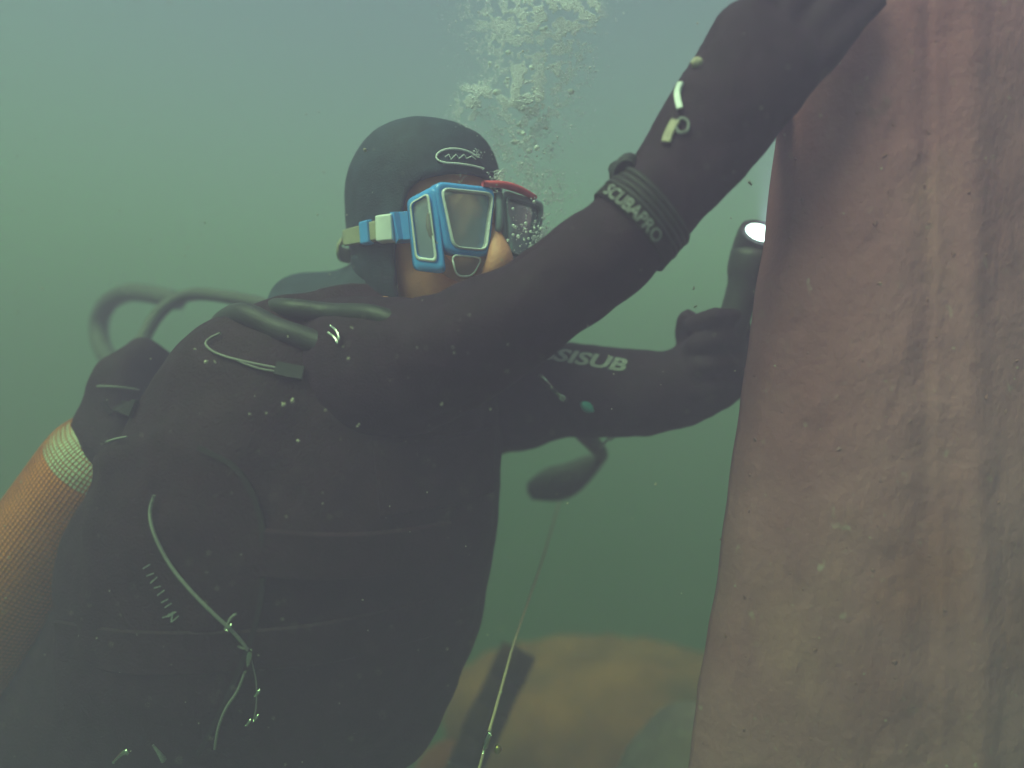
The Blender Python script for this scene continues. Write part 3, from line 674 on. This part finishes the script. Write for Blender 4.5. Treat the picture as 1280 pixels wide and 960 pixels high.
# ------------------------------------------------------------------ wrist strap with raised letters
WA, WB = P(765, 303, .645), P(838, 236, .64)
wax = (WB - WA).normalized()
wrist = thing('wrist_strap', (WA + WB) / 2, 'ribbed dark rubber strap with pale lettering round the raised forearm', 'strap')
def make_strap():
    u = (Vector((0, -1, 0)) - wax * wax.dot(Vector((0, -1, 0)))).normalized(); w = wax.cross(u)      # u faces the camera
    def surf(s, a, off):
        c = WA.lerp(WB, .48) + wax * s; dirn = u * math.cos(a) + w * math.sin(a)
        hp = T_body.ray_cast(c + dirn * .12, -dirn, .2)
        base = (hp[0] - c).length if hp[0] is not None else .045
        return c + dirn * (min(base, .056) + off)
    def ringband(name, s0, s1, off, th, m, parent):
        n = 48; v = []
        for k in range(n):
            a = 2 * math.pi * k / n
            v += [surf(s0, a, off), surf(s0, a, off + th), surf(s1, a, off + th), surf(s1, a, off)]
        f = [((k * 4 + j), (k * 4 + (j + 1) % 4), (((k + 1) % n) * 4 + (j + 1) % 4), (((k + 1) % n) * 4 + j)) for k in range(n) for j in range(4)]
        mb = MB(); mb.add(v, [q[::-1] for q in f]); o = mb.obj(name, m, parent); bm = bmesh.new(); bm.from_mesh(o.data); bmesh.ops.recalc_face_normals(bm, faces=bm.faces); bm.to_mesh(o.data); bm.free(); return o
    bd = ringband('band', -.020, .019, .001, .0035, M['strapblack'], wrist)
    for i in range(4): ringband('rib', -.004 + i * .006, -.001 + i * .006, .004, .0018, M['rubbergrey'], bd)
    me, x0, x1, y0, y1 = text_mesh('SCUBAPRO', 0, .012)
    a0, a1 = R(-52), R(34)                    # round the arm, top edge down to the middle
    for v in me.vertices:
        t = (v.co.x - x0) / (x1 - x0); q = (v.co.y - y0) / (y1 - y0)
        v.co = surf(-.0185 + .0125 * q, a0 + (a1 - a0) * t, .0062)
    put('lettering', me, M['faint'], bd, False)
    mb = MB(); c = surf(.006, R(72), .006); c2 = surf(.012, R(100), .004)
    loft(mb, [(*surf(.012, R(-66), .002), .010, .013), (*surf(.019, R(-84), .001), .012, .018), (*surf(.019, R(-106), .0), .010, .014)], 14, 4); mb.obj('computer_case', M['rubber'], wrist)
    # edges of the case and a keeper seen on the upper outline
make_strap()
# pale tabs on the back of the near glove
for pts, w, m in (([(853, 106), (849, 116), (848, 126), (850, 138)], .006, M['white']), ([(845, 153), (840, 162), (836, 171), (833, 180)], .009, M['tan'])):
    band('glove_tab', pts, w, m, person, T_body, .002, .003)
mb = MB(); q = hit(T_body, 872, 80, .002)[0]; ball(mb, q, (.006, .004, .005), 10, 6, .15); mb.obj('glove_stud', M['tan'], person)
mb = MB(); tube(mb, on(T_body, [(846, 156), (852, 150), (860, 155), (858, 166), (848, 168), (845, 160)], .003), .0016, 6, 3); mb.obj('glove_toggle', M['faint'], person)
# sleeve print on the far forearm: the first letters lie behind the raised arm
def sleeve_print():
    me, x0, x1, y0, y1 = text_mesh('CRESSISUB', .25, .035)
    A, B = Vector((612, 429)), Vector((782, 456)); up = Vector((3.5, -18))
    inside = []
    for v in me.vertices:
        t = (v.co.x - x0) / (x1 - x0); q = (v.co.y - y0) / (y1 - y0)
        p = A.lerp(B, t) + up * q * .9 + Vector((0, 10))
        d = (P(p.x, p.y, 1) - EYE).normalized(); start = EYE + d * (.80 / d.y)
        loc, n, i, _ = T_body.ray_cast(start, d)
        if loc is None: loc, n, i, _ = T_body.find_nearest(P(p.x, p.y, .88))
        v.co = loc + n * .0018
    put('sleeve_print', me, M['print'], person, False)
sleeve_print()

# ------------------------------------------------------------------ torch in the far hand
TB, TH = P(886, 505, .885), P(950, 291, .86)
tax = (TH - TB).normalized()
torch = thing('dive_torch', TB, 'black dive torch with lit white lens held upright behind the pillar edge', 'torch')
mb = MB(); L_ = (TH - TB).length
loft(mb, [(*(TB + tax * s), r, r) for s, r in ((0, .020), (.05, .021), (.12, .021), (L_ - .075, .022), (L_ - .055, .028), (L_ - .03, .030))], 24, 3); mb.obj('barrel', M['rubber'], torch)
hd = (tax * .62 + Vector((-.05, -.78, .1))).normalized()
HB = TH - hd * .012
mb = MB(); loft(mb, [(*(HB - hd * .030 - tax * .012), .024, .024), (*(HB - hd * .012), .027, .027), (*(HB + hd * .006), .028, .028), (*(HB + hd * .012), .027, .027)], 28, 2, Vector((1, 0, 0)), cap=False); mb.obj('head', M['rubber'], torch)
mb = MB(); uu = hd.orthogonal().normalized(); ww = hd.cross(uu); n = 32
v = [HB + hd * .0125 + (uu * math.cos(2 * math.pi * k / n) + ww * math.sin(2 * math.pi * k / n)) * .0195 for k in range(n)] + [HB + hd * .0145]
mb.add(v, [(k, (k + 1) % n, n) for k in range(n)]); mb.obj('lens', M['torchglass'], torch)
tl = bpy.data.lights.new('torch_beam', 'SPOT'); tl.energy = 3.5; tl.color = (.72, .84, 1); tl.spot_size = R(70); tl.spot_blend = .8; tl.shadow_soft_size = .012
to = bpy.data.objects.new('torch_beam', tl); COL.objects.link(to); to.location = HB + hd * .018; to.rotation_euler = (-hd).to_track_quat('Z', 'Y').to_euler()
mb = MB(); v = [HB + hd * (.010 + .003 * j) + (uu * math.cos(2 * math.pi * k / n) + ww * math.sin(2 * math.pi * k / n)) * (.0195 + .0080 * j) for j in (0, 1) for k in range(n)]
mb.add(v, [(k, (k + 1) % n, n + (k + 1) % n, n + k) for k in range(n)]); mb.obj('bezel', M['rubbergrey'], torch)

# ------------------------------------------------------------------ console, buckles, and the line to the bottom
bk = thing('chest_buckle', P(692, 486, .86), 'bright metal buckle on the black strap beneath the raised arm', 'buckle')
def onfar(px, py, off=.003):
    d = (P(px, py, 1) - EYE).normalized(); loc, n, i, _ = T_body.ray_cast(EYE + d * (.80 / d.y), d)
    if loc is None: loc, n, i, _ = T_body.find_nearest(P(px, py, .9))
    return loc + n * off
mb = MB(); tube(mb, [onfar(x, y, .006) for x, y in ((679, 472), (685, 478), (692, 485))], .0022, 8, 3); mb.obj('bar', M['chrome'], bk)
mb = MB(); tube(mb, [onfar(x, y, .006) for x, y in ((697, 490), (702, 494), (707, 495), (704, 499), (699, 494))], .002, 8, 3); mb.obj('hook', M['chrome'], bk)
mb = MB(); tube(mb, [onfar(x, y, .004) for x, y in ((676, 470), (690, 484), (708, 500))], .0035, 8, 3); mb.obj('pin', M['rubbergrey'], bk)
mb = MB(); a, b = onfar(727, 502, .006), onfar(742, 513, .006); loft(mb, [(*a, .003, .003), (*a.lerp(b, .35), .0068, .005), (*a.lerp(b, .7), .006, .005), (*b, .002, .003)], 12, 3)
o = mb.obj('toggle', M['teal']); tag(o, 'small teal plastic toggle below the sleeve lettering', 'toggle')

gauge = thing('gauge_console', P(705, 600, .98), 'dark gauge console dangling below the far forearm on a short hose', 'gauge')
mb = MB(); loft(mb, [(*P(752, 572, 1.16), .011, .011), (*P(735, 583, 1.16), .022, .014), (*P(712, 598, 1.16), .030, .018), (*P(688, 606, 1.16), .030, .018), (*P(662, 614, 1.16), .016, .010)], 18, 4, wob=.004); mb.obj('console_body', M['hazegrey'], gauge)
mb = MB(); q0 = P(705, 600, 1.136); tube(mb, [q0 + Vector((.022 * math.cos(t), 0, .013 * math.sin(t) + .006 * math.cos(t))) for t in [i * math.pi / 10 for i in range(21)]], .0022, 6, 1); mb.obj('dial_rim', M['rubbergrey'], gauge)
mb = MB(); tube(mb, pp((700, 505, .93), (722, 532, .925), (742, 555, 1.0), (752, 568, 1.08), (748, 577, 1.16)), lambda t: .017 - .008 * t, 12, 5); mb.obj('short_hose', M['rubber'], gauge)
mb = MB(); tube(mb, pp((750, 560, .915), (760, 549, .905), (768, 543, .90)), .0016, 6, 3); tube(mb, pp((762, 551, .905), (768, 547, .90)), .0012, 6, 2); mb.obj('tie', M['cord'], gauge)

line = thing('down_line', P(600, 955, .765), 'thin tan line hanging from the gauge console down towards the rocks', 'line')
lp_ = [(699, 628, 1.15), (694, 645, 1.11), (681, 690, 1.0), (666, 735, .91), (652, 775, .85), (640, 812, .81), (629, 852, .785), (617, 895, .77), (607, 930, .765), (598, 965, .765), (560, 1100, .78), (520, 1250, .82)]
mb = MB(); tube(mb, pp(*lp_), lambda t: .0013 + .0005 * min(1, t * 1.6), 8, 5); mb.obj('line_cord', M['rope'], line)
mb = MB(); tube(mb, pp((606, 935, .762), (610, 922, .762), (613, 915, .762)), lambda t: .0035 - .0012 * abs(t - .5), 8, 3); tube(mb, pp((604, 942, .757), (609, 925, .757), (614, 918, .757)), .0012, 6, 3); mb.obj('swivel', M['chrome'], line)
mb = MB(); ball(mb, P(622, 936, .768), (.005, .0045, .0058), 12, 8, .06); mb.obj('bead', M['brass'], line)

# ------------------------------------------------------------------ bubbles and drifting silt
def bubbles():
    mb, mc = MB(), MB(); rnd = random.Random(5); d0 = .84
    def tiny(px, py, s, n, r0, r1, dd=.05, m=mb):
        for _ in range(n):
            a = rnd.gauss(0, 1.15); b = rnd.gauss(0, 1.15)
            if noise.noise(Vector(((px + a * s[0]) * .075, (py + b * s[1]) * .075, 2.0))) + .5 * noise.noise(Vector(((px + a * s[0]) * .2, (py + b * s[1]) * .2, 5.0))) < -.05: continue
            speck(m, P(px + a * s[0], py + b * s[1], d0 + rnd.gauss(0, dd)), rnd.uniform(r0, r1) * (1 if rnd.random() < .93 else 1.9), .25)
    for (x, y, sx, sy, n) in ((596, 121, 9, 8, 330), (583, 140, 10, 10, 60), (639, 118, 7, 8, 170), (648, 104, 10, 12, 160), (663, 122, 8, 6, 260), (655, 92, 8, 10, 70), (678, 4, 16, 8, 260), (702, 8, 14, 7, 200), (738, 12, 7, 9, 90), (717, 36, 9, 7, 80), (665, 130, 26, 22, 160),
                          (657, 285, 14, 18, 160), (668, 296, 7, 7, 110), (622, 222, 5, 7, 70), (640, 212, 20, 26, 50), (650, 180, 24, 40, 110), (690, 70, 24, 30, 300), (640, 50, 28, 30, 260), (660, 20, 40, 16, 300), (687, 240, 14, 20, 60), (596, 192, 3, 3, 22), (576, 222, 4, 4, 12), (652, 160, 28, 25, 70)):
        tiny(x, y, (sx * .85, sy * .85), int(n * 30), .0003, .0009)
    for _ in range(70):
        t = rnd.random(); y = 330 - 340 * t; s = 14 + 38 * t; x = 655 + 5 * t + rnd.gauss(0, s * .6)
        ball(mc, P(x, y, d0 + rnd.gauss(0, .05)), rnd.choice((.0012, .0016, .002, .0026, .0034)), 8, 5)
    for _ in range(30):                                            # larger flattened caps
        t = rnd.random() ** .8; y = 330 - 340 * t; x = 655 + 8 * t + rnd.gauss(0, 9 + 26 * t); q = rnd.uniform(.0025, .0058)
        ball(mc, P(x, y, d0 + rnd.gauss(0, .04)), (q, q, q * rnd.uniform(.45, .8)), 10, 6, .12)
    for _ in range(24):                                             # caught in front of the far lens
        q = rnd.uniform(.0008, .0024); ball(mc, P(rnd.gauss(657, 11), rnd.gauss(286, 16), .70 + rnd.uniform(-.01, .01)), (q, q, q), 8, 5)
    tag(mb.obj('bubble_froth', M['bubble']), kind='stuff'); tag(mc.obj('bubble_stream', M['bubbleclear']), kind='stuff')
bubbles()
def silt():
    mb = MB(); rnd = random.Random(9)
    for _ in range(3200):
        d = rnd.uniform(.28, .72) if rnd.random() < .8 else rnd.uniform(.7, 1.4)
        speck(mb, P(rnd.uniform(-120, 1400), rnd.uniform(-120, 1080), d), rnd.choice((.0006, .0007, .0008, .0010, .0012, .0012, .0017)) * d, .5)
    for (x, y, r) in ((258, 452, .0030), (365, 500, .0034), (355, 506, .0028), (372, 551, .0022), (312, 517, .0014), (333, 517, .0014), (938, 229, .0026), (820, 605, .0024), (868, 360, .0018), (436, 448, .0018), (440, 410, .0018), (457, 187, .0026), (268, 453, .0018), (244, 436, .0016), (360, 420, .0016), (870, 384, .0016), (447, 532, .0018), (552, 505, .0016)):
        d = hit(T_all, x, y)[0].y - .03 if y > 380 and x < 640 else .70
        for _ in range(3): speck(mb, P(x + rnd.uniform(-1.5, 1.5), y + rnd.uniform(-1.5, 1.5), d), r * .7, .45)
    tag(mb.obj('silt_particles', M['silt']), kind='stuff')
silt()
